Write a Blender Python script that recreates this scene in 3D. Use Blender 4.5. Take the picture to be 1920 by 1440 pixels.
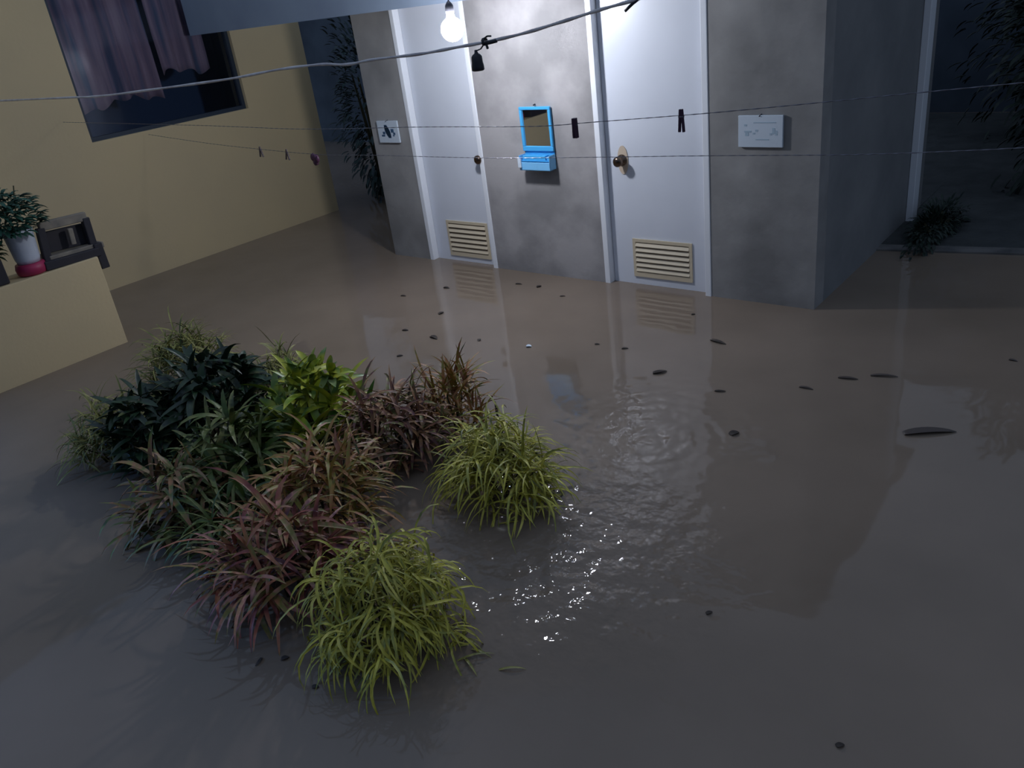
import bpy, bmesh, math, random
from mathutils import Vector, Matrix
import numpy as np
for o in list(bpy.data.objects): bpy.data.objects.remove(o)
sc = bpy.context.scene
COL = sc.collection
# ---------------------------------------------------------------- camera
F_PX = 1531.74
yaw, pitch, roll = [math.radians(a) for a in (-41.90822794, 25.74664545, -7.78561525)]
cy_, sy_, cp_, sp_ = math.cos(yaw), math.sin(yaw), math.cos(pitch), math.sin(pitch)
FW = Vector((sy_*cp_, cy_*cp_, -sp_)); RT0 = Vector((cy_, -sy_, 0)); UP0 = RT0.cross(FW)
RT = math.cos(roll)*RT0 + math.sin(roll)*UP0
UP = -math.sin(roll)*RT0 + math.cos(roll)*UP0
EYE = Vector((0, 0, 2.0))
cam = bpy.data.cameras.new('camera'); co = bpy.data.objects.new('camera', cam); COL.objects.link(co)
m = Matrix((RT, UP, -FW)).transposed().to_4x4(); m.translation = EYE
co.matrix_world = m
cam.sensor_width = 36; cam.lens = F_PX/1920*36; cam.clip_start = .05; cam.clip_end = 200
sc.camera = co
def H(px, py, ax, val):
    d = FW + RT*((px-960)/F_PX) - UP*((py-720)/F_PX)
    return EYE + d*((val-EYE[ax])/d[ax])
# ---------------------------------------------------------------- world, light, exposure
w = bpy.data.worlds.new('dusk_sky'); sc.world = w; w.use_nodes = True
wn = w.node_tree.nodes; wl = w.node_tree.links
bg = wn['Background']; bg.inputs[1].default_value = .64
tc = wn.new('ShaderNodeTexCoord'); sx = wn.new('ShaderNodeSeparateXYZ'); wr = wn.new('ShaderNodeValToRGB')
wl.new(tc.outputs['Generated'], sx.inputs[0]); wl.new(sx.outputs[2], wr.inputs[0]); wl.new(wr.outputs[0], bg.inputs[0])
wr.color_ramp.elements[0].color = (.10, .13, .18, 1); wr.color_ramp.elements[1].color = (.27, .35, .50, 1)
wr.color_ramp.elements[0].position = 0.0; wr.color_ramp.elements[1].position = .8
sc.view_settings.view_transform = 'Standard'; sc.view_settings.look = 'None'
sc.view_settings.exposure = 0.28; sc.view_settings.gamma = 1; sc.view_settings.use_curve_mapping = False
BULB = Vector((-3.608, 3.921, 1.814)); BULB_E = 255.0
pl = bpy.data.lights.new('added_blue_light', 'POINT'); pl.energy = 110; pl.color = (.16, .40, 1.0); pl.shadow_soft_size = .22  # added light out of view, tints the near-left water blue
plo = bpy.data.objects.new('added_blue_light', pl); COL.objects.link(plo); plo.location = (-6.0, -1.1, 2.55)
# ---------------------------------------------------------------- helpers
def mat(name, col=(.5,.5,.5), rough=.6, metal=0, spec=.5, noise=None, bump=None, emit=None, scale2=None, sheen=0):
    """noise = (scale, colour2, detail, lo, hi); bump = (scale, distance)"""
    mt = bpy.data.materials.new(name); mt.use_nodes = True
    n = mt.node_tree.nodes; l = mt.node_tree.links; b = n['Principled BSDF']
    b.inputs['Base Color'].default_value = (*col, 1); b.inputs['Roughness'].default_value = rough
    b.inputs['Metallic'].default_value = metal; b.inputs['Specular IOR Level'].default_value = spec
    t = n.new('ShaderNodeTexCoord')
    if noise:
        s, c2, det, lo, hi = noise
        nz = n.new('ShaderNodeTexNoise'); nz.inputs['Scale'].default_value = s; nz.inputs['Detail'].default_value = det
        l.new(t.outputs['Object'], nz.inputs['Vector'])
        r = n.new('ShaderNodeValToRGB'); r.color_ramp.elements[0].position = lo; r.color_ramp.elements[1].position = hi
        r.color_ramp.elements[0].color = (*col, 1); r.color_ramp.elements[1].color = (*c2, 1)
        l.new(nz.outputs['Fac'], r.inputs[0]); l.new(r.outputs[0], b.inputs['Base Color'])
    if bump:
        nb = n.new('ShaderNodeTexNoise'); nb.inputs['Scale'].default_value = bump[0]; nb.inputs['Detail'].default_value = 6
        l.new(t.outputs['Object'], nb.inputs['Vector'])
        bp = n.new('ShaderNodeBump'); bp.inputs['Distance'].default_value = bump[1]
        l.new(nb.outputs['Fac'], bp.inputs['Height']); l.new(bp.outputs[0], b.inputs['Normal'])
    if emit:
        b.inputs['Emission Color'].default_value = (*emit[:3], 1); b.inputs['Emission Strength'].default_value = emit[3]
    return mt
def bx(bm, x0, x1, y0, y1, z0, z1):
    vs = [bm.verts.new((x, y, z)) for x in (x0, x1) for y in (y0, y1) for z in (z0, z1)]
    for f in ((0,1,3,2),(4,6,7,5),(0,4,5,1),(2,3,7,6),(0,2,6,4),(1,5,7,3)):
        bm.faces.new([vs[i] for i in f])
    return vs
def obb(bm, c, ax, ay, az):
    c, ax, ay, az = map(Vector, (c, ax, ay, az))
    vs = [bm.verts.new(c+ax*i+ay*j+az*k) for i in (-1,1) for j in (-1,1) for k in (-1,1)]
    for f in ((0,1,3,2),(4,6,7,5),(0,4,5,1),(2,3,7,6),(0,2,6,4),(1,5,7,3)):
        bm.faces.new([vs[i] for i in f])
def tube(bm, pts, rad, seg=8, cap=True):
    pts = [Vector(p) for p in pts]; rings = []
    if not isinstance(rad, (list, tuple)): rad = [rad]*len(pts)
    for i, p in enumerate(pts):
        t = (pts[min(i+1, len(pts)-1)]-pts[max(i-1, 0)]).normalized()
        a = t.cross(Vector((0,0,1)) if abs(t.z) < .95 else Vector((1,0,0))).normalized(); b = t.cross(a)
        rings.append([bm.verts.new(p+(a*math.cos(2*math.pi*k/seg)+b*math.sin(2*math.pi*k/seg))*rad[i]) for k in range(seg)])
    for r0, r1 in zip(rings, rings[1:]):
        for k in range(seg): bm.faces.new((r0[k], r0[(k+1)%seg], r1[(k+1)%seg], r1[k]))
    if cap: bm.faces.new(rings[0][::-1]); bm.faces.new(rings[-1])
def lathe(bm, prof, c=(0,0,0), seg=20, M=None):
    rings = []
    for r, z in prof:
        ring = []
        for k in range(seg):
            v = Vector((r*math.cos(2*math.pi*k/seg), r*math.sin(2*math.pi*k/seg), z))
            if M: v = M @ v
            ring.append(bm.verts.new(v+Vector(c)))
        rings.append(ring)
    for r0, r1 in zip(rings, rings[1:]):
        for k in range(seg): bm.faces.new((r0[k], r0[(k+1)%seg], r1[(k+1)%seg], r1[k]))
    bm.faces.new(rings[0][::-1]); bm.faces.new(rings[-1])
def obj(name, bm, mt, parent=None, smooth=False, bevel=0):
    bmesh.ops.recalc_face_normals(bm, faces=bm.faces)
    me = bpy.data.meshes.new(name); bm.to_mesh(me); bm.free()
    if smooth:
        for p in me.polygons: p.use_smooth = True
    me.materials.append(mt)
    o = bpy.data.objects.new(name, me); COL.objects.link(o)
    if bevel:
        b = o.modifiers.new('bevel', 'BEVEL'); b.width = bevel; b.segments = 2; b.limit_method = 'ANGLE'
    if parent is not None:
        o.parent = parent; o.matrix_parent_inverse = Matrix.Translation(parent.location).inverted() if parent.type == 'EMPTY' and parent.get('_w') else Matrix()
    return o
def thing(name, loc, label, cat, group=None, kind=None):
    o = bpy.data.objects.new(name, None); COL.objects.link(o); o.location = loc; o.empty_display_size = .1
    tag(o, label, cat, group, kind); return o
def tag(o, label=None, cat=None, group=None, kind=None):
    if label: o['label'] = label
    if cat: o['category'] = cat
    if group: o['group'] = group
    if kind: o['kind'] = kind
    return o
def struct(name, bm, mt, label, cat, bevel=0):
    return tag(obj(name, bm, mt, bevel=bevel), label, cat, kind='structure')
def wpart(name, bm, mt, parent, **k):        # geometry given in world coordinates, parent an Empty/mesh placed at .location
    inv = -Vector(parent.location)
    pp = parent.parent
    while pp is not None: inv -= Vector(pp.location); pp = pp.parent
    bmesh.ops.translate(bm, verts=bm.verts, vec=inv)
    return obj(name, bm, mt, parent, **k)
NB = bmesh.new
# ---------------------------------------------------------------- materials
M = {}
M['concrete'] = mat('trowelled_concrete', (.215,.21,.205), .8, noise=(2.3, (.37,.36,.35), 7, .32, .68), bump=(9, .006))
M['lit_concrete'] = mat('lit_trowelled_concrete', (.27,.26,.26), .8, noise=(2.9, (.41,.39,.39), 6, .38, .62), bump=(9, .006))  # same concrete with a paler colour, lamp light put into the middle panel
M['side_conc'] = mat('grey_rendered_wall', (.20,.205,.21), .85, noise=(1.7, (.27,.27,.27), 5, .35, .7), bump=(14, .004))
M['yellow'] = mat('yellow_painted_plaster', (.74,.58,.33), .75, noise=(1.2, (.68,.54,.32), 4, .3, .7), bump=(40, .001))
M['white'] = mat('white_door_paint', (.74,.77,.84), .35, noise=(3, (.70,.73,.80), 3, .3, .7))
M['frame'] = mat('white_frame_paint', (.88,.90,.94), .35)
M['vent'] = mat('cream_louvre_plastic', (.66,.56,.40), .5)
M['gap'] = mat('vent_gap_dark', (.22,.17,.12), .8)
M['brass'] = mat('aged_brass', (.17,.12,.09), .25, metal=1)
M['beige'] = mat('beige_backplate', (.62,.50,.38), .5)
M['blue'] = mat('sky_blue_plastic', (.07,.42,.80), .35)
M['blue2'] = mat('pale_blue_plastic', (.22,.56,.90), .35)
M['mirror'] = mat('mirror_glass', (.85,.85,.85), .02, metal=1)
M['paper'] = mat('white_sheet', (.62,.70,.78), .5)
M['ink'] = mat('blue_print', (.04,.10,.19), .6)
M['faint'] = mat('faded_print', (.40,.52,.62), .6)
M['black'] = mat('black_plastic', (.02,.022,.032), .4)
M['darkclip'] = mat('dark_purple_plastic', (.05,.02,.045), .5)
M['purple'] = mat('purple_plastic', (.08,.025,.06), .5)
M['browngrey'] = mat('brown_grey_plastic', (.10,.07,.07), .5)
M['cord'] = mat('white_insulated_cord', (.80,.76,.76), .35, noise=(14, (.55,.50,.52), 3, .4, .7))
M['string'] = mat('grey_twisted_wire', (.20,.20,.24), .3, metal=.7)
M['beam'] = mat('blue_grey_painted_beam', (.30,.37,.47), .6, noise=(3, (.25,.31,.41), 4, .3, .7))
M['wood'] = mat('dark_weathered_wood', (.035,.03,.035), .7, noise=(8, (.02,.02,.03), 4, .3, .7))
M['palewood'] = mat('pale_worn_wood', (.30,.26,.20), .7, noise=(12, (.17,.15,.13), 4, .3, .7))
M['potwhite'] = mat('white_pot', (.62,.66,.74), .4)
M['potred'] = mat('red_saucer', (.42,.03,.10), .45)
M['bulb'] = mat('lit_bulb_glass', (1,1,1), .3, emit=(.86,.90,1.0, BULB_E))
M['socket'] = mat('lamp_socket_grey', (.10,.10,.12), .5)
M['stem'] = mat('brown_green_stem', (.06,.055,.025), .7)
M['roof'] = mat('roof_sheet', (.15,.16,.18), .6)
M['kerb'] = mat('wet_kerb_concrete', (.20,.19,.18), .10, noise=(6, (.10,.10,.10), 5, .35, .7))
M['soil'] = mat('dark_wet_soil', (.05,.055,.055), .8, noise=(5, (.03,.035,.035), 4, .4, .7), bump=(8,.03))
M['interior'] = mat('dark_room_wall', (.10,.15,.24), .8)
M['rear'] = mat('dark_mauve_wall', (.09,.06,.08), .8)
M['winframe'] = mat('dark_window_frame', (.03,.045,.07), .5)
M['far_wall'] = mat('far_block_wall', (.10,.13,.17), .85, noise=(2, (.06,.08,.11), 5, .35, .7))
M['debris'] = mat('sodden_dead_leaf', (.04,.03,.025), .8, noise=(30, (.09,.07,.055), 3, .4, .7))
M['silt'] = mat('silty_leaf', (.075,.058,.05), .5)
M['paleleaf'] = mat('pale_dead_leaf', (.30,.20,.19), .5)
M['bluewhite'] = mat('pale_blue_plastic_scrap', (.28,.42,.55), .4)
def curtain_mat():
    mt = mat('mauve_striped_curtain', (.30,.17,.20), .85); n = mt.node_tree.nodes; l = mt.node_tree.links
    b = n['Principled BSDF']; t = n['Texture Coordinate']
    mp = n.new('ShaderNodeMapping'); mp.inputs['Scale'].default_value = (1, 5.5, .35); l.new(t.outputs['Object'], mp.inputs[0])
    nz = n.new('ShaderNodeTexNoise'); nz.inputs['Scale'].default_value = 2.2; nz.inputs['Detail'].default_value = 3; l.new(mp.outputs[0], nz.inputs['Vector'])
    r = n.new('ShaderNodeValToRGB'); e = r.color_ramp.elements
    e[0].position = .35; e[0].color = (.20,.20,.25,1); e[1].position = .65; e[1].color = (.80,.50,.45,1)
    k = e.new(.5); k.color = (.56,.33,.33,1)
    l.new(nz.outputs['Fac'], r.inputs[0]); l.new(r.outputs[0], b.inputs['Base Color']); return mt
M['curtain'] = curtain_mat()
def glass_mat():
    mt = bpy.data.materials.new('window_glass'); mt.use_nodes = True; n = mt.node_tree.nodes; l = mt.node_tree.links
    n.remove(n['Principled BSDF']); o = n['Material Output']
    t = n.new('ShaderNodeBsdfTransparent'); t.inputs[0].default_value = (.8,.86,.95,1)
    g = n.new('ShaderNodeBsdfGlossy'); g.inputs['Roughness'].default_value = .08
    mx = n.new('ShaderNodeMixShader'); fr = n.new('ShaderNodeFresnel'); fr.inputs[0].default_value = 1.5
    l.new(fr.outputs[0], mx.inputs[0]); l.new(t.outputs[0], mx.inputs[1]); l.new(g.outputs[0], mx.inputs[2]); l.new(mx.outputs[0], o.inputs[0])
    return mt
M['glass'] = glass_mat()
def leaf_mat(name, cols, rough=.38, noise_mix=.5, scale=12):
    mt = bpy.data.materials.new(name); mt.use_nodes = True; n = mt.node_tree.nodes; l = mt.node_tree.links; b = n['Principled BSDF']
    g = n.new('ShaderNodeNewGeometry'); t = n.new('ShaderNodeTexCoord')
    nz = n.new('ShaderNodeTexNoise'); nz.inputs['Scale'].default_value = scale; nz.inputs['Detail'].default_value = 2
    l.new(t.outputs['Object'], nz.inputs['Vector'])
    mr = n.new('ShaderNodeMapRange'); mr.inputs[1].default_value = .3; mr.inputs[2].default_value = .7; l.new(nz.outputs['Fac'], mr.inputs[0])
    mx = n.new('ShaderNodeMix'); mx.data_type = 'FLOAT'; mx.inputs[0].default_value = noise_mix
    l.new(g.outputs['Random Per Island'], mx.inputs[2]); l.new(mr.outputs[0], mx.inputs[3])
    r = n.new('ShaderNodeValToRGB'); r.color_ramp.interpolation = 'LINEAR'
    e = r.color_ramp.elements; k = len(cols)
    e[0].position = .12; e[0].color = (*cols[0],1); e[1].position = .88; e[1].color = (*cols[-1],1)
    for i in range(1, k-1):
        q = e.new(.12+.76*i/(k-1)); q.color = (*cols[i],1)
    l.new(mx.outputs[0], r.inputs[0]); l.new(r.outputs[0], b.inputs['Base Color'])
    b.inputs['Roughness'].default_value = rough; b.inputs['Specular IOR Level'].default_value = .5
    return mt
L_ = {
 'lime':   leaf_mat('yellow_green_leaf', [(.10,.11,.012),(.42,.38,.035),(.68,.60,.09),(.28,.29,.06),(.74,.64,.14)], rough=.5),
 'limedull': leaf_mat('dull_yellow_green_leaf', [(.08,.11,.02),(.22,.22,.05),(.34,.31,.09),(.14,.16,.04)], rough=.5),
 'red':    leaf_mat('red_brown_leaf', [(.09,.02,.03),(.34,.09,.07),(.42,.17,.08),(.18,.17,.03),(.50,.22,.16),(.10,.03,.06)], rough=.5),
 'orange': leaf_mat('orange_green_leaf', [(.10,.12,.02),(.38,.22,.04),(.48,.20,.08),(.28,.27,.04),(.42,.16,.10),(.06,.08,.02)], rough=.5),
 'purple': leaf_mat('purple_brown_leaf', [(.08,.03,.02),(.30,.12,.06),(.40,.22,.09),(.14,.04,.05),(.16,.17,.03),(.44,.26,.13)], rough=.55),
 'dark':   leaf_mat('dark_green_leaf', [(.008,.02,.012),(.02,.045,.02),(.03,.065,.025),(.012,.025,.02),(.12,.14,.05)], rough=.4),
 'green':  leaf_mat('mid_green_leaf', [(.025,.045,.01),(.06,.11,.02),(.11,.15,.03),(.22,.23,.07),(.03,.05,.015)], rough=.5),
 'bright': leaf_mat('bright_green_leaf', [(.07,.17,.02),(.26,.36,.03),(.55,.55,.05),(.14,.25,.06),(.32,.38,.15)], noise_mix=.6, scale=7),
 'greenred': leaf_mat('green_and_red_leaf', [(.04,.07,.02),(.18,.22,.04),(.34,.15,.08),(.11,.15,.03),(.40,.25,.14),(.07,.03,.03)], rough=.5),
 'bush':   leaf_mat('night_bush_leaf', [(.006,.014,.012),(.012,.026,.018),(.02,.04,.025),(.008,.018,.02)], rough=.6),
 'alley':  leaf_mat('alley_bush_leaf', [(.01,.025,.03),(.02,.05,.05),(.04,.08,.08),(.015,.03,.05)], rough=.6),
 'pot':    leaf_mat('potted_leaf', [(.01,.05,.035),(.02,.09,.06),(.04,.12,.08),(.015,.06,.05)], rough=.6),
}
# ---------------------------------------------------------------- water
def water_mat():
    mt = bpy.data.materials.new('muddy_flood_water'); mt.use_nodes = True; n = mt.node_tree.nodes; l = mt.node_tree.links; b = n['Principled BSDF']
    b.inputs['Roughness'].default_value = .045; b.inputs['IOR'].default_value = 1.38
    t = n.new('ShaderNodeTexCoord')
    nz = n.new('ShaderNodeTexNoise'); nz.inputs['Scale'].default_value = .9; nz.inputs['Detail'].default_value = 5
    l.new(t.outputs['Object'], nz.inputs['Vector'])
    r = n.new('ShaderNodeValToRGB'); e = r.color_ramp.elements
    e[0].position = .3; e[0].color = (.195,.150,.112,1); e[1].position = .7; e[1].color = (.268,.205,.155,1)
    l.new(nz.outputs['Fac'], r.inputs[0]); l.new(r.outputs[0], b.inputs['Base Color'])
    def dist(cx, cy, stretch=(1,1)):
        s = n.new('ShaderNodeVectorMath'); s.operation = 'SUBTRACT'; s.inputs[1].default_value = (cx, cy, 0); l.new(t.outputs['Object'], s.inputs[0])
        m_ = n.new('ShaderNodeVectorMath'); m_.operation = 'MULTIPLY'; m_.inputs[1].default_value = (stretch[0], stretch[1], 0); l.new(s.outputs[0], m_.inputs[0])
        d = n.new('ShaderNodeVectorMath'); d.operation = 'LENGTH'; l.new(m_.outputs[0], d.inputs[0]); return d.outputs['Value']
    def mrange(v, a, b_, c, d):
        q = n.new('ShaderNodeMapRange'); q.interpolation_type = 'SMOOTHSTEP'
        for i, x in enumerate((a, b_, c, d)): q.inputs[i+1].default_value = x
        l.new(v, q.inputs[0]); return q.outputs[0]
    def math_(op, a, b_):
        q = n.new('ShaderNodeMath'); q.operation = op
        for i, x in enumerate((a, b_)):
            if isinstance(x, (int, float)): q.inputs[i].default_value = x
            else: l.new(x, q.inputs[i])
        return q.outputs[0]
    def noise(s, det, sv=(1,1,1)):
        mp = n.new('ShaderNodeMapping'); mp.inputs['Scale'].default_value = sv; l.new(t.outputs['Object'], mp.inputs[0])
        q = n.new('ShaderNodeTexNoise'); q.inputs['Scale'].default_value = s; q.inputs['Detail'].default_value = det
        l.new(mp.outputs[0], q.inputs['Vector']); return q.outputs['Fac']
    A = H(1030, 1040, 2, 0); B = H(1225, 800, 2, 0)
    mA = mrange(dist(A.x, A.y), .25, .95, 1.0, 0.0)
    fine = math_('MULTIPLY', math_('ADD', math_('MULTIPLY', noise(9, 1.6), RIP_A), math_('MULTIPLY', noise(34, 1.0), .0042)), mA)
    mB = mrange(dist(B.x, B.y), .15, .75, 1.0, 0.0)
    mid = math_('MULTIPLY', math_('MULTIPLY', noise(6, 2), RIP_B), mB)
    ring = math_('SINE', math_('MULTIPLY', dist(B.x+.05, B.y-.12), 75.0), 0.0)
    ring = math_('MULTIPLY', math_('MULTIPLY', ring, .0006), mB)
    base = math_('MULTIPLY', noise(3.5, 2, (1, 1, 1)), RIP_C)
    tot = math_('ADD', math_('ADD', fine, mid), math_('ADD', ring, base))
    bp = n.new('ShaderNodeBump'); bp.inputs['Distance'].default_value = 1.0; bp.inputs['Strength'].default_value = 1.0
    l.new(tot, bp.inputs['Height']); l.new(bp.outputs[0], b.inputs['Normal'])
    return mt
RIP_A, RIP_B, RIP_C = .024, .017, .0026
M['water'] = water_mat()
bm = NB(); bx(bm, -12, 8, -7, 12, -.01, 0)
tag(obj('flood_water', bm, M['water']), 'muddy brown flood water covering the whole yard', 'flood water', kind='stuff')
bm = NB(); bx(bm, -12, 8, -7, 12, -.3, -.12)
struct('floor', bm, M['soil'], 'flooded ground of the yard beneath the water', 'ground')
# ---------------------------------------------------------------- the cubicle building
WB = -.12; WT = 2.35; FY = 4.70
XL, D1L, D1R, D2L, D2R, XR = -5.385, -4.945, -4.195, -3.175, -2.345, -1.664
DT = 2.04
for a, b_, nm, lb in ((XL, D1L, 'wall_front_left', 'narrow grey concrete wall strip left of the left door'),
                  (D1R, D2L, 'wall_front_middle', 'mottled concrete wall, coloured paler for lamp light, between the two white doors'),
                  (D2R, XR, 'wall_front_right', 'dark grey concrete wall right of the right door')):
    bm = NB(); bx(bm, a, b_, FY, FY+.15, WB, WT); struct(nm, bm, M['lit_concrete' if 'middle' in nm else 'concrete'], lb, 'wall')
for a, b_, nm in ((D1L, D1R, 'wall_lintel_left'), (D2L, D2R, 'wall_lintel_right')):
    bm = NB(); bx(bm, a, b_, FY, FY+.15, DT+.001, WT); struct(nm, bm, M['concrete'], 'concrete wall above the white door', 'wall')
bm = NB(); bx(bm, XR-.15, XR, FY+.15, 7.0, WB, WT); struct('wall_right', bm, M['side_conc'], 'shaded grey side wall of the toilet block', 'wall')
bm = NB(); bx(bm, XL, XL+.15, FY+.15, 7.25, WB, WT); struct('wall_left', bm, M['side_conc'], 'far side wall of the toilet block by the alley', 'wall')
bm = NB(); bx(bm, XL-.1, XR+.1, FY-.05, 7.35, WT, WT+.06); struct('ceiling', bm, M['roof'], 'flat roof over the toilet block', 'roof')
# beam from the yellow house to the block
bm = NB(); bx(bm, -7.38, -2.6, 4.50, 4.62, 1.955, 2.3)
struct('trim_1', bm, M['beam'], 'blue-grey beam running from yellow house to toilet block', 'beam')
def door(nm, xl, xr, knob_side, kx, kz, vent, lb):
    yp = FY+.055                                    # face of the door leaf
    d = thing(nm, (xl, FY, 0), lb, 'door', kind='structure')
    fw = .042
    bm = NB()
    bx(bm, xl, xl+fw, FY-.006, yp+.05, WB, DT); bx(bm, xr-fw, xr, FY-.006, yp+.05, WB, DT); bx(bm, xl+fw, xr-fw, FY-.006, yp+.05, DT-.045, DT)
    wpart('door_frame', bm, M['frame'], d, bevel=.004)
    bm = NB(); bx(bm, xl+fw+.003, xr-fw-.003, yp, yp+.04, WB, DT-.05)
    leaf = wpart('door_panel', bm, M['white'], d, bevel=.003)
    vx0, vx1, vz0, vz1 = vent
    v = NB(); t_ = .022
    bx(v, vx0, vx1, yp-.010, yp-.001, vz1-t_, vz1); bx(v, vx0, vx1, yp-.010, yp-.001, vz0, vz0+t_*1.6)
    bx(v, vx0, vx0+t_, yp-.010, yp-.001, vz0+t_*1.6, vz1-t_); bx(v, vx1-t_, vx1, yp-.010, yp-.001, vz0+t_*1.6, vz1-t_)
    k = 6; z0 = vz0+t_*1.6; st = (vz1-t_-z0)/k
    for i in range(k):
        zc = z0+st*(i+.5)
        obb(v, ((vx0+vx1)/2, yp-.008, zc), ((vx1-vx0)/2-t_, 0, 0), (0, -.007, -.0122), (0, .0012, -.0012))
    vo = wpart('louvre_vent', v, M['vent'], d)
    g = NB(); bx(g, vx0+.02, vx1-.02, yp-.0035, yp-.0012, vz0+.03, vz1-.02); wpart('vent_gap', g, M['gap'], vo)
    # knob
    p = NB(); R_ = Matrix.Rotation(math.pi/2, 3, 'X')
    lathe(p, [(.038,0),(.038,.005),(.016,.012),(.015,.030),(.027,.036),(.034,.050),(.033,.066),(.020,.076),(.005,.078)], (kx, yp-.006, kz), 20, R_)
    kn = wpart('door_knob', p, M['brass'], d, smooth=True)
    q = NB(); N = 24; s_ = 1
    ring0 = [q.verts.new((kx+.004+.040*math.cos(a), yp-.0008, kz+.0+.095*math.sin(a))) for a in [2*math.pi*i/N for i in range(N)]]
    ring1 = [q.verts.new((v_.co.x, yp-.0055, v_.co.z)) for v_ in ring0]
    q.faces.new(ring0); q.faces.new(ring1[::-1])
    for i in range(N): q.faces.new((ring0[i], ring0[(i+1)%N], ring1[(i+1)%N], ring1[i]))
    tag(wpart('backplate', q, M['beige'], d), 'beige oval backplate')
    return d
YP = FY+.055
k2 = H(1160, 303, 1, YP-.05); k1 = H(898, 299, 1, YP-.05)
def vrect(px0, py0, px1, py1, px2, py2, px3, py3):
    a, b_, c, d = H(px0,py0,1,YP), H(px1,py1,1,YP), H(px2,py2,1,YP), H(px3,py3,1,YP)
    return (a.x+d.x)/2, (b_.x+c.x)/2, (c.z+d.z)/2, (a.z+b_.z)/2
door('door_1', D1L, D1R, 1, k1.x, k1.z, vrect(838,412,915,419,921,487,846,476), 'left white door with louvre, behind the hanging lamp')
door('door_2', D2L, D2R, -1, k2.x, k2.z, vrect(1187,447,1298,456,1300,528,1191,518), 'right white door with louvre, between middle and right walls')
# white post on the side wall
p = H(1736, 0, 0, XR)
bm = NB(); bx(bm, XR+.001, XR+.05, 6.58, 6.71, .02, WT-.01); struct('trim_2', bm, M['frame'], 'pale vertical strip at the far end of side wall', 'trim', bevel=.005)
# notices
def notice(name, x0, x1, z0, z1, lb, marks, mk, tilt=.0):
    t = thing(name, ((x0+x1)/2, FY-.02, z0), lb, 'sign')
    bm = NB(); bx(bm, x0, x1, FY-.020, FY-.004, z0, z1); wpart('board', bm, M['paper'], t, bevel=.002)
    w_, h_ = x1-x0, z1-z0
    bm = NB()
    for (u, v_, du, dv) in marks: bx(bm, x0+(u-du/2)*w_, x0+(u+du/2)*w_, FY-.0212, FY-.0203, z0+(v_-dv/2)*h_, z0+(v_+dv/2)*h_)
    wpart('print', bm, M[mk], t)
    bm = NB(); tube(bm, [(x0+w_/2, FY-.001, z1+.004), (x0+w_/2-.004, FY-.026, z1-.004)], .003); wpart('nail', bm, M['black'], t)
a, c = H(1384,217,1,FY-.02), H(1467,277,1,FY-.02)
notice('wall_notice', a.x, c.x, c.z, a.z, 'white notice sheet with faint print on wall right of the right door',
  [(.22,.50,.16,.05),(.20,.42,.08,.12),(.42,.53,.06,.06),(.36,.44,.05,.05),(.80,.52,.06,.18),(.86,.46,.05,.14),(.74,.42,.05,.06),(.6,.78,.5,.03),(.55,.25,.3,.03),(.17,.70,.06,.06)], 'faint')
a, c = H(705,227,1,FY-.02), H(750,268,1,FY-.02)
def fig_marks():
    out = []
    for i in range(12):
        t_ = i/11; out.append((.42+.14*t_, .78-.52*t_, .13+.10*math.sin(t_*3.1), .08))
    return out+[(.72,.55,.14,.16),(.80,.42,.10,.10),(.30,.45,.12,.12),(.25,.33,.16,.08),(.76,.33,.07,.06)]
notice('wall_notice', a.x, c.x, c.z, a.z, 'small notice with dark blue figure on wall left of the left door', fig_marks(), 'ink')
# blue mirror organiser
def mirror():
    c = H(1001, 262, 1, FY-.02)
    a, b_ = H(971,201,1,FY-.03), H(1029,200,1,FY-.03)
    wd = b_.x-a.x; x0, x1 = a.x+.0, a.x+wd; zt = a.z; zb = H(1005,318,1,FY-.05).z
    t = thing('wall_mirror', ((x0+x1)/2, FY-.02, zb), 'small wall mirror in sky blue plastic frame with tray, on middle wall', 'mirror')
    zm = zt-(zt-zb)*.63                              # bottom of mirror part
    bm = NB(); e = .021
    bx(bm, x0, x1, FY-.028, FY-.012, zt-e, zt); bx(bm, x0, x0+e, FY-.028, FY-.012, zm, zt-e); bx(bm, x1-e, x1, FY-.028, FY-.012, zm, zt-e); bx(bm, x0, x1, FY-.028, FY-.012, zm-e*1.6, zm)
    bx(bm, x0+.004, x1-.004, FY-.012, FY-.003, zb+.04, zt-.004)
    wpart('mirror_frame', bm, M['blue'], t, bevel=.004)
    g = NB(); bx(g, x0+e-.002, x1-e+.002, FY-.017, FY-.0125, zm-.002, zt-e+.002)
    go = wpart('mirror_glass', g, M['mirror'], t)
    s = NB()
    zt2 = zm-e*1.6
    bx(s, x0, x1, FY-.085, FY-.012, zb, zb+.006); bx(s, x0, x1, FY-.085, FY-.079, zb, zb+.058)
    bx(s, x0, x0+.006, FY-.085, FY-.012, zb, zt2-.02); bx(s, x1-.006, x1, FY-.085, FY-.012, zb, zt2-.02)
    bx(s, (x0+x1)/2+.02, (x0+x1)/2+.026, FY-.085, FY-.012, zb, zb+.05)
    wpart('tray', s, M['blue2'], t, bevel=.002)
    s = NB(); bx(s, x0+.014, x1-.05, FY-.062, FY-.016, zb+.066, zb+.10); bx(s, x1-.045, x1-.012, FY-.058, FY-.016, zb+.066, zb+.092); bx(s, x0+.01, x1-.008, FY-.07, FY-.012, zb+.060, zb+.066)
    wpart('upper_shelf', s, M['blue'], t, bevel=.003)
    s = NB(); bx(s, x0-.006, x0+.022, FY-.098, FY-.086, zb+.02, zb+.085); wpart('clip', s, M['paper'], t, bevel=.003)
    s = NB(); tube(s, [((x0+x1)/2-.004, FY-.001, zt+.012), ((x0+x1)/2-.004, FY-.02, zt+.010)], .005); wpart('nail', s, M['black'], t)
mirror()
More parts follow.
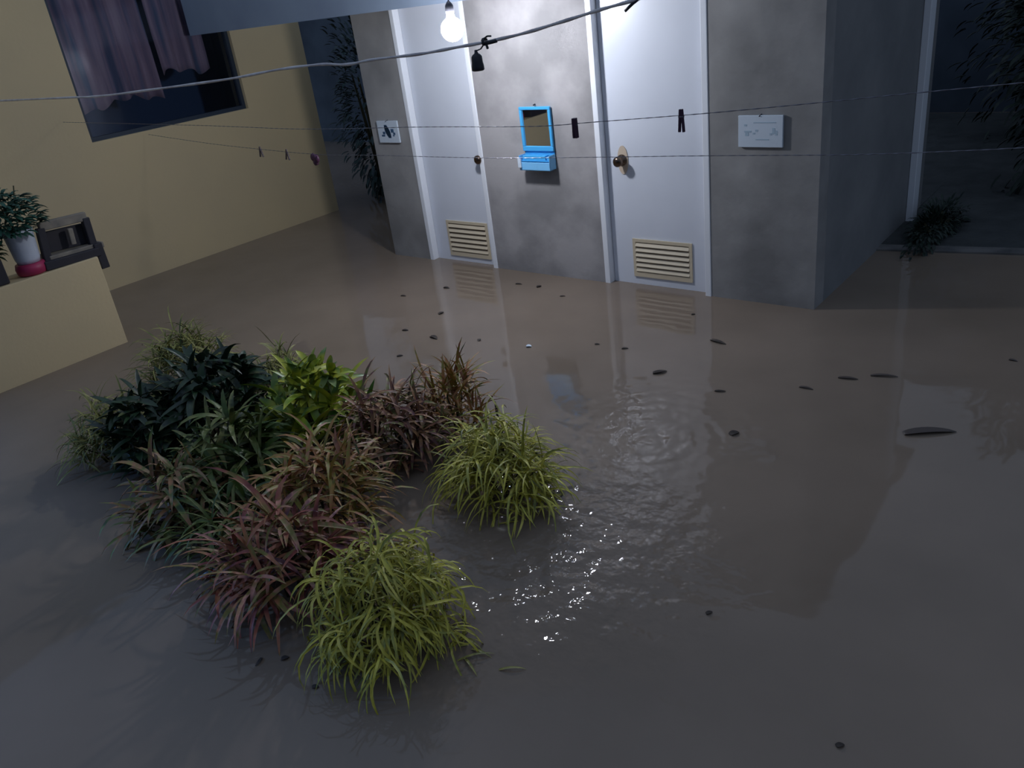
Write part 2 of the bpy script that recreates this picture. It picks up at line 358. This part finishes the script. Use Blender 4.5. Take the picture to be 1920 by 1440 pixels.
# ---------------------------------------------------------------- hanging lamp
def bulb():
    t = thing('hanging_lamp', tuple(BULB), 'bright white bulb hanging in front of the left door', 'lamp')
    bm = NB(); prof = []; R0 = .068
    for i in range(1, 16):
        a = math.pi*i/16*.93; prof.append((R0*math.sin(a), -R0*math.cos(a)))
    prof.append((.022, R0+.012))
    lathe(bm, prof, tuple(BULB), 28); wpart('bulb', bm, M['bulb'], t, smooth=True)
    bm = NB(); z = BULB.z+R0+.013
    lathe(bm, [(.023,0),(.026,.02),(.024,.05),(.014,.065),(.006,.075)], (BULB.x, BULB.y, z), 16); wpart('socket', bm, M['socket'], t, smooth=True)
    bm = NB(); tube(bm, [(BULB.x, BULB.y, z+.07), (BULB.x+.004, BULB.y, z+.13)], .004); wpart('cord', bm, M['socket'], t)
    bm = NB(); bx(bm, BULB.x-.02, BULB.x+.02, BULB.y-.05, 4.499, z+.125, z+.160); wpart('support_arm', bm, M['socket'], t)
bulb()
# ---------------------------------------------------------------- yellow house and low wall
YX = -7.38; wy0, wy1, wz0, wz1 = 3.315, 4.918, 1.243, 2.55; YT = 2.9
bm = NB()
bx(bm, YX-.2, YX, -7, wy0, WB, YT); bx(bm, YX-.2, YX, wy1, 5.74, WB, YT); bx(bm, YX-.2, YX, wy0, wy1, WB, wz0); bx(bm, YX-.2, YX, wy0, wy1, wz1, YT)
struct('wall_house', bm, M['yellow'], 'yellow plastered house wall with the curtained window', 'wall')
win = thing('window_1', (YX-.1, wy0, wz0), 'dark window with mauve curtain in the yellow wall', 'window', kind='structure')
bm = NB(); e = .035
bx(bm, YX-.09, YX-.04, wy0, wy1, wz0, wz0+e); bx(bm, YX-.09, YX-.04, wy0, wy0+e, wz0+e, wz1); bx(bm, YX-.09, YX-.04, wy1-e, wy1, wz0+e, wz1); bx(bm, YX-.09, YX-.04, wy0+e, wy1-e, wz1-e, wz1)
wpart('window_frame', bm, M['winframe'], win)
bm = NB(); bx(bm, YX-.07, YX-.064, wy0+e, wy1-e, wz0+e, wz1-e); wpart('pane', bm, M['glass'], win)
bm = NB()
bx(bm, YX-1.3, YX-1.2, wy0-.6, wy1+.6, .9, 2.8); bx(bm, YX-1.2, YX-.21, wy0-.6, wy0-.55, .9, 2.8); bx(bm, YX-1.2, YX-.21, wy1+.55, wy1+.6, .9, 2.8); bx(bm, YX-1.2, YX-.21, wy0-.55, wy1+.55, .9, .95); bx(bm, YX-1.2, YX-.21, wy0-.55, wy1+.55, 2.75, 2.8)
struct('wall_interior', bm, M['interior'], 'dark room behind the curtained window', 'room')
def curtain(y0, y1, zb, seed, lb):
    rnd = random.Random(seed); bm = NB(); N = 90; rows = []
    ph = [rnd.uniform(0, 6.28) for _ in range(3)]
    for j in range(14):
        z = zb + (2.62-zb)*j/13; row = []
        for i in range(N):
            y = y0+(y1-y0)*i/(N-1)
            x = YX-.17+.022*math.sin(y*38+ph[0]+.3*math.sin(z*3))+.014*math.sin(y*17+ph[1])+.006*math.sin(z*5+y*9)
            zz = z+(.03*math.sin(y*9+ph[2])+.02*math.sin(y*31) if j == 0 else 0)
            row.append(bm.verts.new((x, y, zz)))
        rows.append(row)
    for a, b_ in zip(rows, rows[1:]):
        for i in range(N-1): bm.faces.new((a[i], a[i+1], b_[i+1], b_[i]))
    o = obj('curtain', bm, M['curtain'], smooth=True); s = o.modifiers.new('s', 'SOLIDIFY'); s.thickness = .004
    tag(o, lb, 'curtain')
curtain(3.36, 4.16, 1.50, 1, 'wide mauve curtain hanging in the left part of the window')
curtain(4.22, 4.72, 1.66, 2, 'narrow mauve curtain hanging in the right part of the window')
bm = NB(); bx(bm, -6.16, -5.9, -6, 2.425, WB, .657)
struct('wall_low', bm, M['yellow'], 'low yellow parapet wall in the foreground at left', 'wall', bevel=.006)
# ---------------------------------------------------------------- leaves
def leaf(V, Fc, o, d, L, W, droop, n=6, side=None, curl=0.0, fold=.25, rnd=random):
    p = Vector(o); d = Vector(d).normalized(); i0 = len(V)
    s = d.cross(Vector((0,0,1)))
    if s.length < .05: s = Vector((rnd.uniform(-1,1), rnd.uniform(-1,1), 0))
    s.normalize()
    if side: s = (s + d.cross(s)*side).normalized()
    for i in range(n+1):
        t = i/n
        w_ = W*(max(0.0, math.sin(math.pi*min(1, .12+.88*t)))**.6)*(1-.25*t) if i < n else W*.04
        up = s.cross(d).normalized()
        V.append(p-s*w_/2+up*w_*fold*.5); V.append(p-up*w_*fold*.3); V.append(p+s*w_/2+up*w_*fold*.5)
        if i < n:
            k = i0+3*i
            Fc.append((k, k+1, k+4, k+3)); Fc.append((k+1, k+2, k+5, k+4))
        d = (d + Vector((0,0,-1))*droop/n*(.4+1.2*t) + s*curl/n).normalized()
        s = (s - d*s.dot(d)).normalized()
        p = p + d*L/n
def mesh_obj(name, V, Fc, mt, parent=None):
    me = bpy.data.meshes.new(name); me.from_pydata([tuple(v) for v in V], [], Fc); me.update()
    for p in me.polygons: p.use_smooth = True
    me.materials.append(mt); o = bpy.data.objects.new(name, me); COL.objects.link(o)
    if parent: o.parent = parent
    return o
def croton(name, px, py, zc, R_, Hh, tufts, per, L, W, droop, mk, lb, cat='plant', seed=0, up=.55, curl=.5, jit=.045, group='plants in the flooded bed', ry=1.0):
    """px,py: centre of the foliage in the photo at height zc. Tufts of arching leaves on a dome of stems."""
    rnd = random.Random(seed); c = H(px, py, 2, zc); base = Vector((c.x, c.y, 0))
    t = thing(name, tuple(base), lb, cat, group)
    V, Fc = [], []
    tufts = int(tufts*1.7); R_ *= 1.1; skirt = max(5, tufts//2)
    for k in range(tufts+skirt):
        if k < tufts:
            az = k*2.39996+rnd.uniform(-.3,.3); rr = math.sqrt((k+.4)/tufts)*rnd.uniform(.85,1.12)
            p = Vector((R_*rr*math.cos(az), R_*ry*rr*math.sin(az), Hh*(1-.6*rr*rr)+rnd.uniform(-jit,jit)*1.2))
        else:
            az = 2*math.pi*k/skirt+rnd.uniform(-.3,.3); rr = rnd.uniform(.55, .9)
            p = Vector((R_*rr*math.cos(az), R_*ry*rr*math.sin(az), Hh*rnd.uniform(.25,.5)))
        out = Vector((math.cos(az)*rr, math.sin(az)*rr, 0))
        if k < tufts and rnd.random() < .5:
            bm = NB(); b0 = Vector((p.x*.25, p.y*.25, -.08)); mid = Vector((p.x*.6, p.y*.6, p.z*.5))
            tube(bm, [b0, mid, p], [.006,.005,.004], 6); obj('stem', bm, M['stem'], t, smooth=True)
        for i in range(per):
            a = rnd.uniform(0, 2*math.pi); e = rnd.uniform(-.15, 1.25)*1.0
            d = Vector((math.cos(a)*math.cos(e), math.sin(a)*math.cos(e), math.sin(e)*up*1.6))+out*.45
            q = p+Vector((rnd.uniform(-.02,.02),rnd.uniform(-.02,.02),rnd.uniform(-.08,.03)))
            leaf(V, Fc, q, d, L*rnd.choice((.6,.8,1,1,1.2,1.5))*rnd.uniform(.85,1.15), W*rnd.uniform(.7,1.2), droop*rnd.uniform(.6,1.4), 6, rnd.uniform(-.4,.4), curl*rnd.uniform(-1,1), rnd=rnd)
    mesh_obj('foliage', V, Fc, L_[mk], t)
    return t
# nearest two: fine curly yellow-green
croton('curly_leaf_shrub', 718, 1115, .20, .205, .36, 20, 19, .16, .0105, 2.9, 'lime', 'large curly yellow-green shrub nearest the camera in the flooded bed', seed=3, curl=2.8, jit=.07)
croton('curly_leaf_shrub', 938, 868, .17, .20, .31, 14, 20, .185, .0115, 1.9, 'lime', 'curly yellow-green shrub at the right end beside the sparkling water', seed=4, curl=1.2, ry=.8, jit=.05)
croton('croton', 525, 1040, .17, .19, .30, 9, 17, .20, .021, 1.3, 'red', 'red-brown strap-leaved croton left of the nearest yellow-green shrub', seed=5)
croton('croton', 610, 905, .22, .18, .36, 9, 18, .18, .019, 1.3, 'orange', 'orange and red croton in the middle of the flooded bed', seed=6)
croton('croton', 335, 925, .17, .15, .28, 6, 18, .18, .024, 1.4, 'greenred', 'green and red drooping croton on the left side of the bed', seed=7)
croton('croton', 430, 990, .10, .15, .20, 6, 14, .16, .018, 1.3, 'green', 'low dark green croton between the red ones at lower left', seed=8)
croton('croton', 740, 790, .18, .21, .33, 10, 18, .17, .020, 1.2, 'purple', 'purple-brown croton left of the right-hand yellow-green shrub', seed=9)
croton('croton', 850, 745, .20, .13, .30, 6, 16, .17, .016, .7, 'orange', 'orange-brown croton with upright leaf tips at the far right', seed=10, up=.9)
croton('broadleaf_shrub', 440, 850, .22, .19, .36, 9, 17, .17, .030, 1.3, 'green', 'mid green drooping shrub in front of the dark green one', seed=11)
croton('broadleaf_shrub', 400, 750, .26, .25, .46, 13, 18, .14, .045, .9, 'dark', 'tall dark green broad-leaved shrub at the back of the bed', seed=12)
croton('broadleaf_shrub', 280, 810, .22, .19, .38, 9, 16, .14, .042, .9, 'dark', 'dark green broad-leaved shrub at the left end of the bed', seed=13)
croton('broadleaf_shrub', 592, 765, .22, .19, .40, 10, 14, .14, .050, .7, 'bright', 'bright yellow-green broad-leaved shrub in the middle back', seed=14, up=.8)
croton('curly_leaf_shrub', 345, 668, .22, .20, .33, 12, 22, .17, .012, 1.4, 'limedull', 'dull yellow-green curly shrub farthest back in the bed', seed=15, curl=.5)
croton('curly_leaf_shrub', 205, 805, .16, .17, .26, 10, 20, .15, .011, 1.4, 'limedull', 'dull yellow-green curly shrub at the far left of the bed', seed=16, curl=.5)
croton('curly_leaf_shrub', 525, 690, .22, .10, .30, 5, 18, .17, .012, 1.2, 'limedull', 'small yellow-green curly shrub behind the bright green one', seed=17, curl=.5)
# half-sunk blades to the lower right of the nearest shrub
def blades(name, pts, L, W, mk, lb, cat, seed):
    rnd = random.Random(seed); c = H(*pts[0], 2, 0); t = thing(name, (c.x, c.y, 0), lb, cat)
    for (px, py) in pts:
        q = H(px, py, 2, 0)-c; V, Fc = [], []
        a = rnd.uniform(-.5, .9)
        leaf(V, Fc, q+Vector((0,0,-.004)), (math.cos(a), math.sin(a), .45), L*rnd.uniform(.7,1.2), W, .9, 6, rnd=rnd)
        mesh_obj('leaf', V, Fc, L_[mk] if mk in L_ else M[mk], t)
    return t
blades('half_sunk_leaves', [(872,1195),(880,1215),(868,1230),(852,1240),(930,1256)], .13, .011, 'limedull', 'thin pale leaves poking out of water right of the nearest shrub', 'leaves', 4)
# ---------------------------------------------------------------- floating debris
def float_leaf(px, py, L, W, ang, mk, lb, cat='leaf', seed=0, name='floating_leaf', lift=.12):
    rnd = random.Random(seed); c = H(px, py, 2, 0); V, Fc = [], []
    leaf(V, Fc, (-L/2*math.cos(ang), -L/2*math.sin(ang), .002), (math.cos(ang), math.sin(ang), lift), L, W, lift*2.2, 8, None, rnd.uniform(-.6,.6), .5, rnd)
    o = mesh_obj(name, V, Fc, M[mk]); o.location = (c.x, c.y, 0.001)
    s = o.modifiers.new('s', 'SOLIDIFY'); s.thickness = .0015
    return tag(o, lb, cat, 'debris floating on the flood water')
FL = [
 (838,540,.07,.03,.3,'dark floating leaf just below the left door reflection'),
 (828,588,.06,.035,1.2,'dark curled leaf below the one near the left door'),
 (816,633,.10,.04,.1,'forked dark leaf on the water, lower left of the doors'),
 (899,638,.04,.03,2.,'small dark scrap right of the forked leaf'),
 (1011,538,.05,.035,.9,'dark round leaf near the base of the middle wall'),
 (973,533,.07,.02,.2,'thin dark leaf left of the round one by middle wall'),
 (757,555,.06,.02,.4,'faint dark leaf near the left wall base'),
 (760,620,.06,.025,.1,'dim leaf left of the forked leaf'),
 (750,668,.05,.02,.5,'dim leaf on the water behind the purple-brown croton'),
 (1055,556,.05,.015,.3,'tiny sliver leaf below the middle wall'),
 (1172,654,.05,.02,.5,'small dark leaf in the right door reflection'),
 (1120,646,.04,.015,.2,'tiny leaf left of the right door reflection'),
 (1300,590,.03,.02,.5,'tiny dark speck leaf below the right door'),
 (1345,643,.14,.035,-.4,'dark floating twig-like leaf below the right wall'),
 (1238,700,.10,.04,.5,'dark leaf in the ripples of the right door reflection'),
 (1376,813,.06,.045,1.3,'black leaf right of the bright ripples'),
 (1590,711,.12,.025,.1,'dark sliver leaf left of the pair far right'),
 (1658,706,.16,.025,.3,'longer dark sliver leaf of the pair far right'),
 (1350,735,.07,.02,.1,'faint leaf above the black leaf on the right'),
 (1512,728,.09,.02,.1,'faint leaf between the black leaf and right pair'),
 (1900,676,.05,.02,.1,'tiny leaf at the right edge of the water'),
 (535,1236,.035,.026,.7,'black scrap left of the nearest shrub base'),
 (488,1242,.05,.014,-.9,'thin dark sliver at the lower left of nearest shrub'),
 (592,1288,.03,.02,.9,'small black scrap below nearest shrub at left'),
 (1575,1398,.03,.02,.9,'small dark speck near the bottom right'),
 (1330,1150,.03,.018,.9,'small dark speck right of the sparkling water'),
]
for i, (px, py, L, W, a, lb) in enumerate(FL): float_leaf(px, py, L*.8, W*.8, a, 'silt' if px > 1400 and py < 1000 else 'debris', lb, seed=i)
float_leaf(1740, 808, .22, .05, .75, 'silt', 'large dark sunken leaf on the right side of the water', seed=77, lift=.03)
float_leaf(992, 650, .035, .03, .6, 'paper', 'tiny white scrap floating in front of the middle wall', 'scrap', 78, 'floating_scrap')
float_leaf(303, 975, .10, .045, 3.6, 'paleleaf', 'pale pinkish dead leaf floating left of the green and red croton', seed=79)
float_leaf(330, 985, .08, .03, -1.0, 'paleleaf', 'smaller pinkish dead leaf beside the pale one', seed=80)
float_leaf(400, 1082, .12, .05, 4.0, 'bluewhite', 'pale blue plastic scrap under the left of the red-brown croton', 'scrap', 81, 'plastic_scrap', .3)
float_leaf(424, 1092, .11, .045, 4.3, 'paleleaf', 'cream withered leaf hanging under the red-brown croton', 'leaf', 82, 'withered_leaf', .3)
q = H(933, 782, 2, 0)
bm = NB(); tube(bm, [(0,0,-.03), (-.004,.004,.04), (-.014,.012,.085)], [.005,.008,.003], 7)
o = obj('twig', bm, M['debris'], smooth=True); o.location = (q.x, q.y, 0); tag(o, 'dark twig standing out of water above the right shrub', 'twig')
# ---------------------------------------------------------------- clotheslines, cord and pegs
def path(pts, Ya, Yb, n=8):
    """pixel polyline on a vertical plane whose Y runs from Ya to Yb; resampled smoothly"""
    x0, x1 = pts[0][0], pts[-1][0]; out = []
    P = []
    for px, py in pts:
        P.append(H(px, py, 1, Ya+(Yb-Ya)*(px-x0)/(x1-x0)))
    for i in range(len(P)-1):
        a, b_, c, d = P[max(i-1,0)], P[i], P[i+1], P[min(i+2,len(P)-1)]
        for k in range(n):
            t = k/n; out.append(.5*((2*b_)+(c-a)*t+(2*a-5*b_+4*c-d)*t*t+(3*b_-a-3*c+d)*t**3))
    out.append(P[-1]); return out
CP = [(-60,192),(0,189),(130,183),(190,180),(300,166),(430,148),(520,131),(600,121),(650,121),(700,112),(790,101),(850,90),(910,79),(980,63),(1050,42),(1120,20),(1180,3),(1240,-14)]
cord = path(CP, 2.62, 3.05)
bm = NB(); tube(bm, cord, [.0065+.001*math.sin(i*.9) for i in range(len(cord))], 8)
o = obj('sagging_cord', bm, M['cord'], smooth=True); tag(o, 'thick pale electric cord sagging across the top of the yard', 'cord')
def onplane(px, py, Ya, Yb, x0, x1): return H(px, py, 1, Ya+(Yb-Ya)*(px-x0)/(x1-x0))
CC = lambda px, py: onplane(px, py, 2.62, 3.05, -60, 1240)
# hanging empty socket
k = CC(911, 78); s0 = CC(895, 116)
t = thing('bulb_socket', tuple(s0), 'empty black bulb socket tied to the cord beside the lit bulb', 'socket')
bm = NB(); lathe(bm, [(.024,-.038),(.0285,-.034),(.028,-.02),(.025,.0),(.024,.022),(.018,.030),(.008,.036),(.006,.05)], tuple(s0), 16); wpart('body', bm, M['black'], t, smooth=True)
bm = NB(); tube(bm, [s0+Vector((0,0,.045)), (s0+k)/2+Vector((-.003,0,.012)), k], .0032, 6); wpart('wire', bm, M['black'], t)
bm = NB()
for j in range(3):
    tube(bm, [k+Vector((-.012+.004*j, .013*math.cos(a), .013*math.sin(a))) for a in [x*.7+j for x in range(10)]], .0045, 6)
tube(bm, [k+Vector((-.01,0,.012)), k+Vector((.02,-.01,.022)), k+Vector((.035,0,.02))], .004, 6)
tube(bm, [k+Vector((0,0,-.006)), k+Vector((.03,-.008,-.004)), CC(932,76)], .009, 6)
tube(bm, [k+Vector((0,0,-.005)), k+Vector((.012,-.008,-.028))], .006, 6)
wpart('knot', bm, M['black'], t, smooth=True)
a, b_ = CC(1172, 21), CC(1200, -4)
bm = NB(); tube(bm, [a, (a+b_)/2+Vector((0,0,.003)), b_], [.006,.0065,.006], 6)
o = obj('wire_offcut', bm, M['black'], smooth=True); tag(o, 'short dark wire end hanging off the cord at top', 'wire')
def twist(pts, r=.0012, name='', lb=''):
    bm = NB(); n = len(pts)
    tube(bm, pts, r, 5)
    for ph in (0, math.pi):
        q = []; 
        L = 0
        for i in range(n-1):
            seg = pts[i+1]-pts[i]; m_ = max(2, int(seg.length/.02))
            for j in range(m_):
                p = pts[i]+seg*j/m_; a = (L+seg.length*j/m_)*60+ph; q.append(p+Vector((0, math.cos(a), math.sin(a)))*r)
            L += seg.length
        tube(bm, q, r*.8, 4, False)
    o = obj('clothesline', bm, M['string'], smooth=True); return tag(o, lb, 'clothesline', 'wire clotheslines across the yard')
U = [(118,229),(250,232),(400,236),(560,242),(700,240),(800,238),(1000,237),(1100,230),(1230,220),(1330,212),(1500,196),(1700,176),(1920,155),(2040,143)]
UY = (3.12, 2.95)
Lw = [(278,252),(330,260),(400,270),(480,279),(600,290),(700,291),(900,296),(1100,295),(1330,292),(1600,290),(1800,283),(1920,277),(2040,270)]
LY = (3.78, 3.3)
up_ = path(U, *UY, n=4); lo_ = path(Lw, *LY, n=4)
up_[0].x = max(up_[0].x, YX); lo_[0].x = max(lo_[0].x, YX)
twist(up_, lb='upper thin clothesline wire crossing in front of the doors')
twist(lo_, lb='lower thin clothesline wire crossing in front of the doors')
def peg(px, py, plane, x0, x1, mk, lb, h=.075, spread=.16, tilt=0., name='clothes_peg', wd=.010):
    p = onplane(px, py, *plane, x0, x1); t = thing(name, tuple(p), lb, 'clothes peg', 'pegs left on the clotheslines')
    for s in (-1, 1):
        bm = NB(); c = Vector((s*(.005+spread*h*.22), 0, -h*.38)); ax = Vector((.0042, 0, 0))
        a_ = s*spread
        up = Vector((-math.sin(a_), 0, math.cos(a_)))*h/2; xx = Vector((math.cos(a_), 0, math.sin(a_)))*.0048
        obb(bm, c, xx, (0, wd/2, 0), up); wp = obj('jaw', bm, M[mk], t, bevel=.0015)
    bm = NB(); tube(bm, [(-.011,0,-.018),(.011,0,-.018)], .0055, 8); obj('spring', bm, M['string'], t)
    t.rotation_euler = (0, tilt, 0)
peg(1077, 226, UY, 118, 2040, 'darkclip', 'dark peg on the upper wire beside the blue mirror', h=.085, spread=.02, wd=.02)
peg(1277, 210, UY, 118, 2040, 'darkclip', 'slim dark peg on the upper wire in front of the right door', h=.088, spread=.07)
peg(487, 277, LY, 278, 2040, 'browngrey', 'leftmost brown peg on the lower wire against the yellow wall', h=.08, spread=.26)
peg(537, 282, LY, 278, 2040, 'browngrey', 'second brown peg from the left on the lower wire', h=.08, spread=.26, tilt=.1)
# the purple cloth bundle peg
p = onplane(589, 292, *LY, 278, 2040)
t = thing('purple_clip', tuple(p), 'chunky purple clip on the lower wire near the yellow wall corner', 'clip')
bm = NB(); 
for (dx, dz, r_) in ((-.012,-.012,.026),(.014,-.022,.030),(.004,-.044,.024)):
    lathe(bm, [(r_*.3,-.012),(r_,-.007),(r_,.007),(r_*.3,.012)], tuple(p+Vector((dx,0,dz))), 14, Matrix.Rotation(math.pi/2, 3, 'X'))
wpart('body', bm, M['purple'], t, smooth=True)
bm = NB(); tube(bm, [p+Vector((-.01,0,.016)), p+Vector((.0,-.004,.005)), p+Vector((.01,0,-.02))], .006, 6); wpart('hook', bm, M['darkclip'], t)
# ---------------------------------------------------------------- things on the low wall
t = thing('wooden_chair', (-6.03, 2.2, .657), 'dark old wooden chair leaning on the low yellow wall', 'chair')
def Q(px, py, x=-5.98): return H(px, py, 0, x)
def beam2(nm, p0, p1, wz, wx, mk, x=-5.98, xo=0):
    a, b_ = Q(*p0, x), Q(*p1, x); d = (b_-a); L = d.length; d.normalize()
    n_ = Vector((1,0,0)); u_ = n_.cross(d).normalized(); bm = NB()
    obb(bm, (a+b_)/2, d*L/2, u_*wz/2, n_*wx/2); return wpart(nm, bm, M[mk], t, bevel=.006)
beam2('top_rail', (72,426), (160,405), .060, .04, 'palewood')
beam2('back_panel', (82,456), (165,436), .145, .02, 'wood', -6.03)
beam2('slat', (130,428), (138,458), .035, .03, 'palewood', -5.965)
beam2('back_post', (158,408), (176,466), .05, .05, 'wood')
beam2('back_post', (74,428), (90,490), .05, .05, 'wood')
beam2('seat', (84,484), (184,456), .04, .18, 'palewood', -6.04)
beam2('seat_rail', (84,500), (186,471), .06, .04, 'wood', -5.94)
beam2('leg', (180,456), (197,502), .06, .05, 'wood', -5.96)
# potted plant
pc = H(58, 500, 0, -6.0)
t = thing('potted_plant', (-6.0, pc.y, .657), 'leafy potted plant in white pot with red base on low wall', 'plant')
bm = NB(); lathe(bm, [(.075,0),(.092,.008),(.098,.045),(.09,.075),(.08,.078)], (-6.0, pc.y, .658), 24); wpart('saucer', bm, M['potred'], t, smooth=True)
bm = NB(); lathe(bm, [(.070,.0),(.078,.03),(.092,.20),(.097,.22),(.09,.222)], (-6.0, pc.y, .658+.079), 24); wpart('pot', bm, M['potwhite'], t, smooth=True)
rnd = random.Random(9); V, Fc = [], []
for i in range(620):
    a = rnd.uniform(0, 6.283); r_ = .27*math.sqrt(rnd.random()); z = .36+rnd.uniform(-.10,.22)*(1-.5*(r_/.27)**2)
    leaf(V, Fc, (r_*math.cos(a)*.6, r_*math.sin(a)-.10, z), (math.cos(a), math.sin(a), rnd.uniform(-.2,.8)), rnd.uniform(.05,.09), .035, 1.0, 4, rnd=rnd)
mesh_obj('foliage', V, Fc, L_['pot'], t)
bm = NB()
for j in range(5):
    a = j*1.3; tube(bm, [(0,0,.25), (.05*math.cos(a), .08*math.sin(a)-.05, .40), (.10*math.cos(a), .16*math.sin(a)-.08, .56+.02*j)], .004, 5)
obj('stem', bm, M['stem'], t)
# trailing dark shrub in front of the pot, at the frame edge
t = thing('potted_shrub', (-6.02, 1.70, .657), 'dark leafy shrub in planter at left frame edge on low wall', 'plant')
bm = NB(); bx(bm, -.12, .10, -.16, .14, 0, .16); obj('planter', bm, M['wood'], t, bevel=.01)
V, Fc = [], []
for i in range(380):
    a = rnd.uniform(0, 6.283); r_ = .20*math.sqrt(rnd.random()); z = .16+rnd.uniform(0,.16)
    leaf(V, Fc, (r_*math.cos(a)*.6, r_*math.sin(a)-.02, z), (math.cos(a), math.sin(a), rnd.uniform(-.3,.6)), rnd.uniform(.05,.09), .035, 1.2, 4, rnd=rnd)
mesh_obj('foliage', V, Fc, L_['dark'], t)
# ---------------------------------------------------------------- background
def bush(name, c, sx_, sy_, sz_, n, Ls, mk, lb, seed, cat='bush'):
    rnd = random.Random(seed); t = thing(name, (c[0], c[1], 0), lb, cat)
    V, Fc = [], []
    for i in range(n):
        a = rnd.uniform(0, 6.283); v_ = rnd.uniform(-1, 1); s = math.sqrt(1-v_*v_); r_ = rnd.uniform(.55, 1.0)
        wob = 1+.18*math.sin(a*3+seed)+.12*math.sin(v_*7+a*2)
        p = Vector((sx_*s*math.cos(a)*r_*wob, sy_*s*math.sin(a)*r_*wob, c[2]+sz_*v_*r_*wob))
        if p.z < .02: p.z = .02+rnd.random()*.1
        leaf(V, Fc, p, (math.cos(a)*s, math.sin(a)*s, v_+rnd.uniform(-.4,.6)), Ls*rnd.uniform(.6,1.3), Ls*.42, 1.0, 3, rnd=rnd)
    mesh_obj('foliage', V, Fc, L_[mk], t)
    for j in range(4):
        a = j*1.57+.3; bm = NB(); tube(bm, [(.05*math.cos(a), .05*math.sin(a), -.1), (sx_*.3*math.cos(a), sy_*.3*math.sin(a), c[2]*.6), (sx_*.5*math.cos(a), sy_*.5*math.sin(a), c[2]+sz_*.3)], [.03,.022,.01], 6)
        obj('branch', bm, M['stem'], t)
bm = NB(); bx(bm, -12, -3.5, 9.2, 9.4, WB, 3.2); struct('wall_back_left', bm, M['far_wall'], 'dark block wall at the end of the alley', 'wall')
bm = NB(); bx(bm, -3.5, 8, 11.2, 11.4, WB, 3.6); struct('wall_back_right', bm, M['far_wall'], 'dark wall far behind the right trees', 'wall')
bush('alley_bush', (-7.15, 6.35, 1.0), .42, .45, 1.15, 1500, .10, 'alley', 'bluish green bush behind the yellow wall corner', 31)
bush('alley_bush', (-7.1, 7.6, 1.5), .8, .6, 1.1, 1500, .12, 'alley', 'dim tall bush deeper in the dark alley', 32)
for i, (x, y, z, a, b_, c, lb) in enumerate([
   (-.75, 7.75, 1.1, .60, .5, 1.3, 'black night bush just right of the side wall'),
   (.80, 7.7, 1.2, .60, .55, 1.5, 'large dark bush in the upper right corner'),
   (2.2, 7.6, 1.2, .68, .6, 1.5, 'dark bush beyond the right frame edge'),
   (-1.2, 9.6, 1.6, .85, .8, 1.7, 'tall dark tree behind the night bush'),
   (.9, 9.8, 1.7, 1.0, .8, 1.8, 'tall dark tree at the back right')]):
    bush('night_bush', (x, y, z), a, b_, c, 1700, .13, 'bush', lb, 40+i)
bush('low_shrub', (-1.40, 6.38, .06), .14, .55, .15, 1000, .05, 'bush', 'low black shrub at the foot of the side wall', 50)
bm = NB()
y0 = 5.90
vs = []
for (x, y) in ((XR, 5.90), (-.78, 6.06), (3.0, 6.7)):
    vs.append((x, y))
for (xa, ya), (xb, yb) in zip(vs, vs[1:]):
    v = [bm.verts.new(q) for q in ((xa,ya,-.1),(xb,yb,-.1),(xb,yb+.09,-.1),(xa,ya+.09,-.1),(xa,ya,.012),(xb,yb,.012),(xb,yb+.09,.022),(xa,ya+.09,.022))]
    for f in ((0,1,5,4),(1,2,6,5),(2,3,7,6),(3,0,4,7),(4,5,6,7),(3,2,1,0)): bm.faces.new([v[i] for i in f])
struct('trim_3', bm, M['kerb'], 'wet kerb edge breaking the water at right', 'kerb')
bm = NB()
v = [bm.verts.new(q) for q in ((XR,6.0,-.1),(3.0,6.8,-.1),(3.0,11,-.1),(XR,11,-.1),(XR,6.0,.02),(3.0,6.8,.02),(3.0,11,.05),(XR,11,.05))]
for f in ((0,1,5,4),(1,2,6,5),(2,3,7,6),(3,0,4,7),(4,5,6,7),(3,2,1,0)): bm.faces.new([v[i] for i in f])
bx(bm, -3.4, XR-.001, 7.02, 11, -.1, .03)
struct('ground_right', bm, M['soil'], 'dark garden soil behind the kerb', 'ground')
# house behind the camera (seen in the mirror)
bm = NB(); bx(bm, -7.3, 4, -2.3, -2.15, WB, 1.15); struct('wall_rear', bm, M['rear'], 'dark mauve wall of the house behind the viewer', 'wall')
bm = NB(); bx(bm, -7.3, 4, -2.3, -2.15, 1.15, 2.7); struct('wall_rear_upper', bm, M['interior'], 'dark openings above the rear wall', 'wall')

bm = NB(); bx(bm, -7.3, -1.0, -.16, -.10, 1.62, 2.75); struct('light_blocker', bm, M['beam'], 'added unseen board that cuts the blue light short on the water', 'light blocker')  # unseen board added to shape the blue light's edge on the water
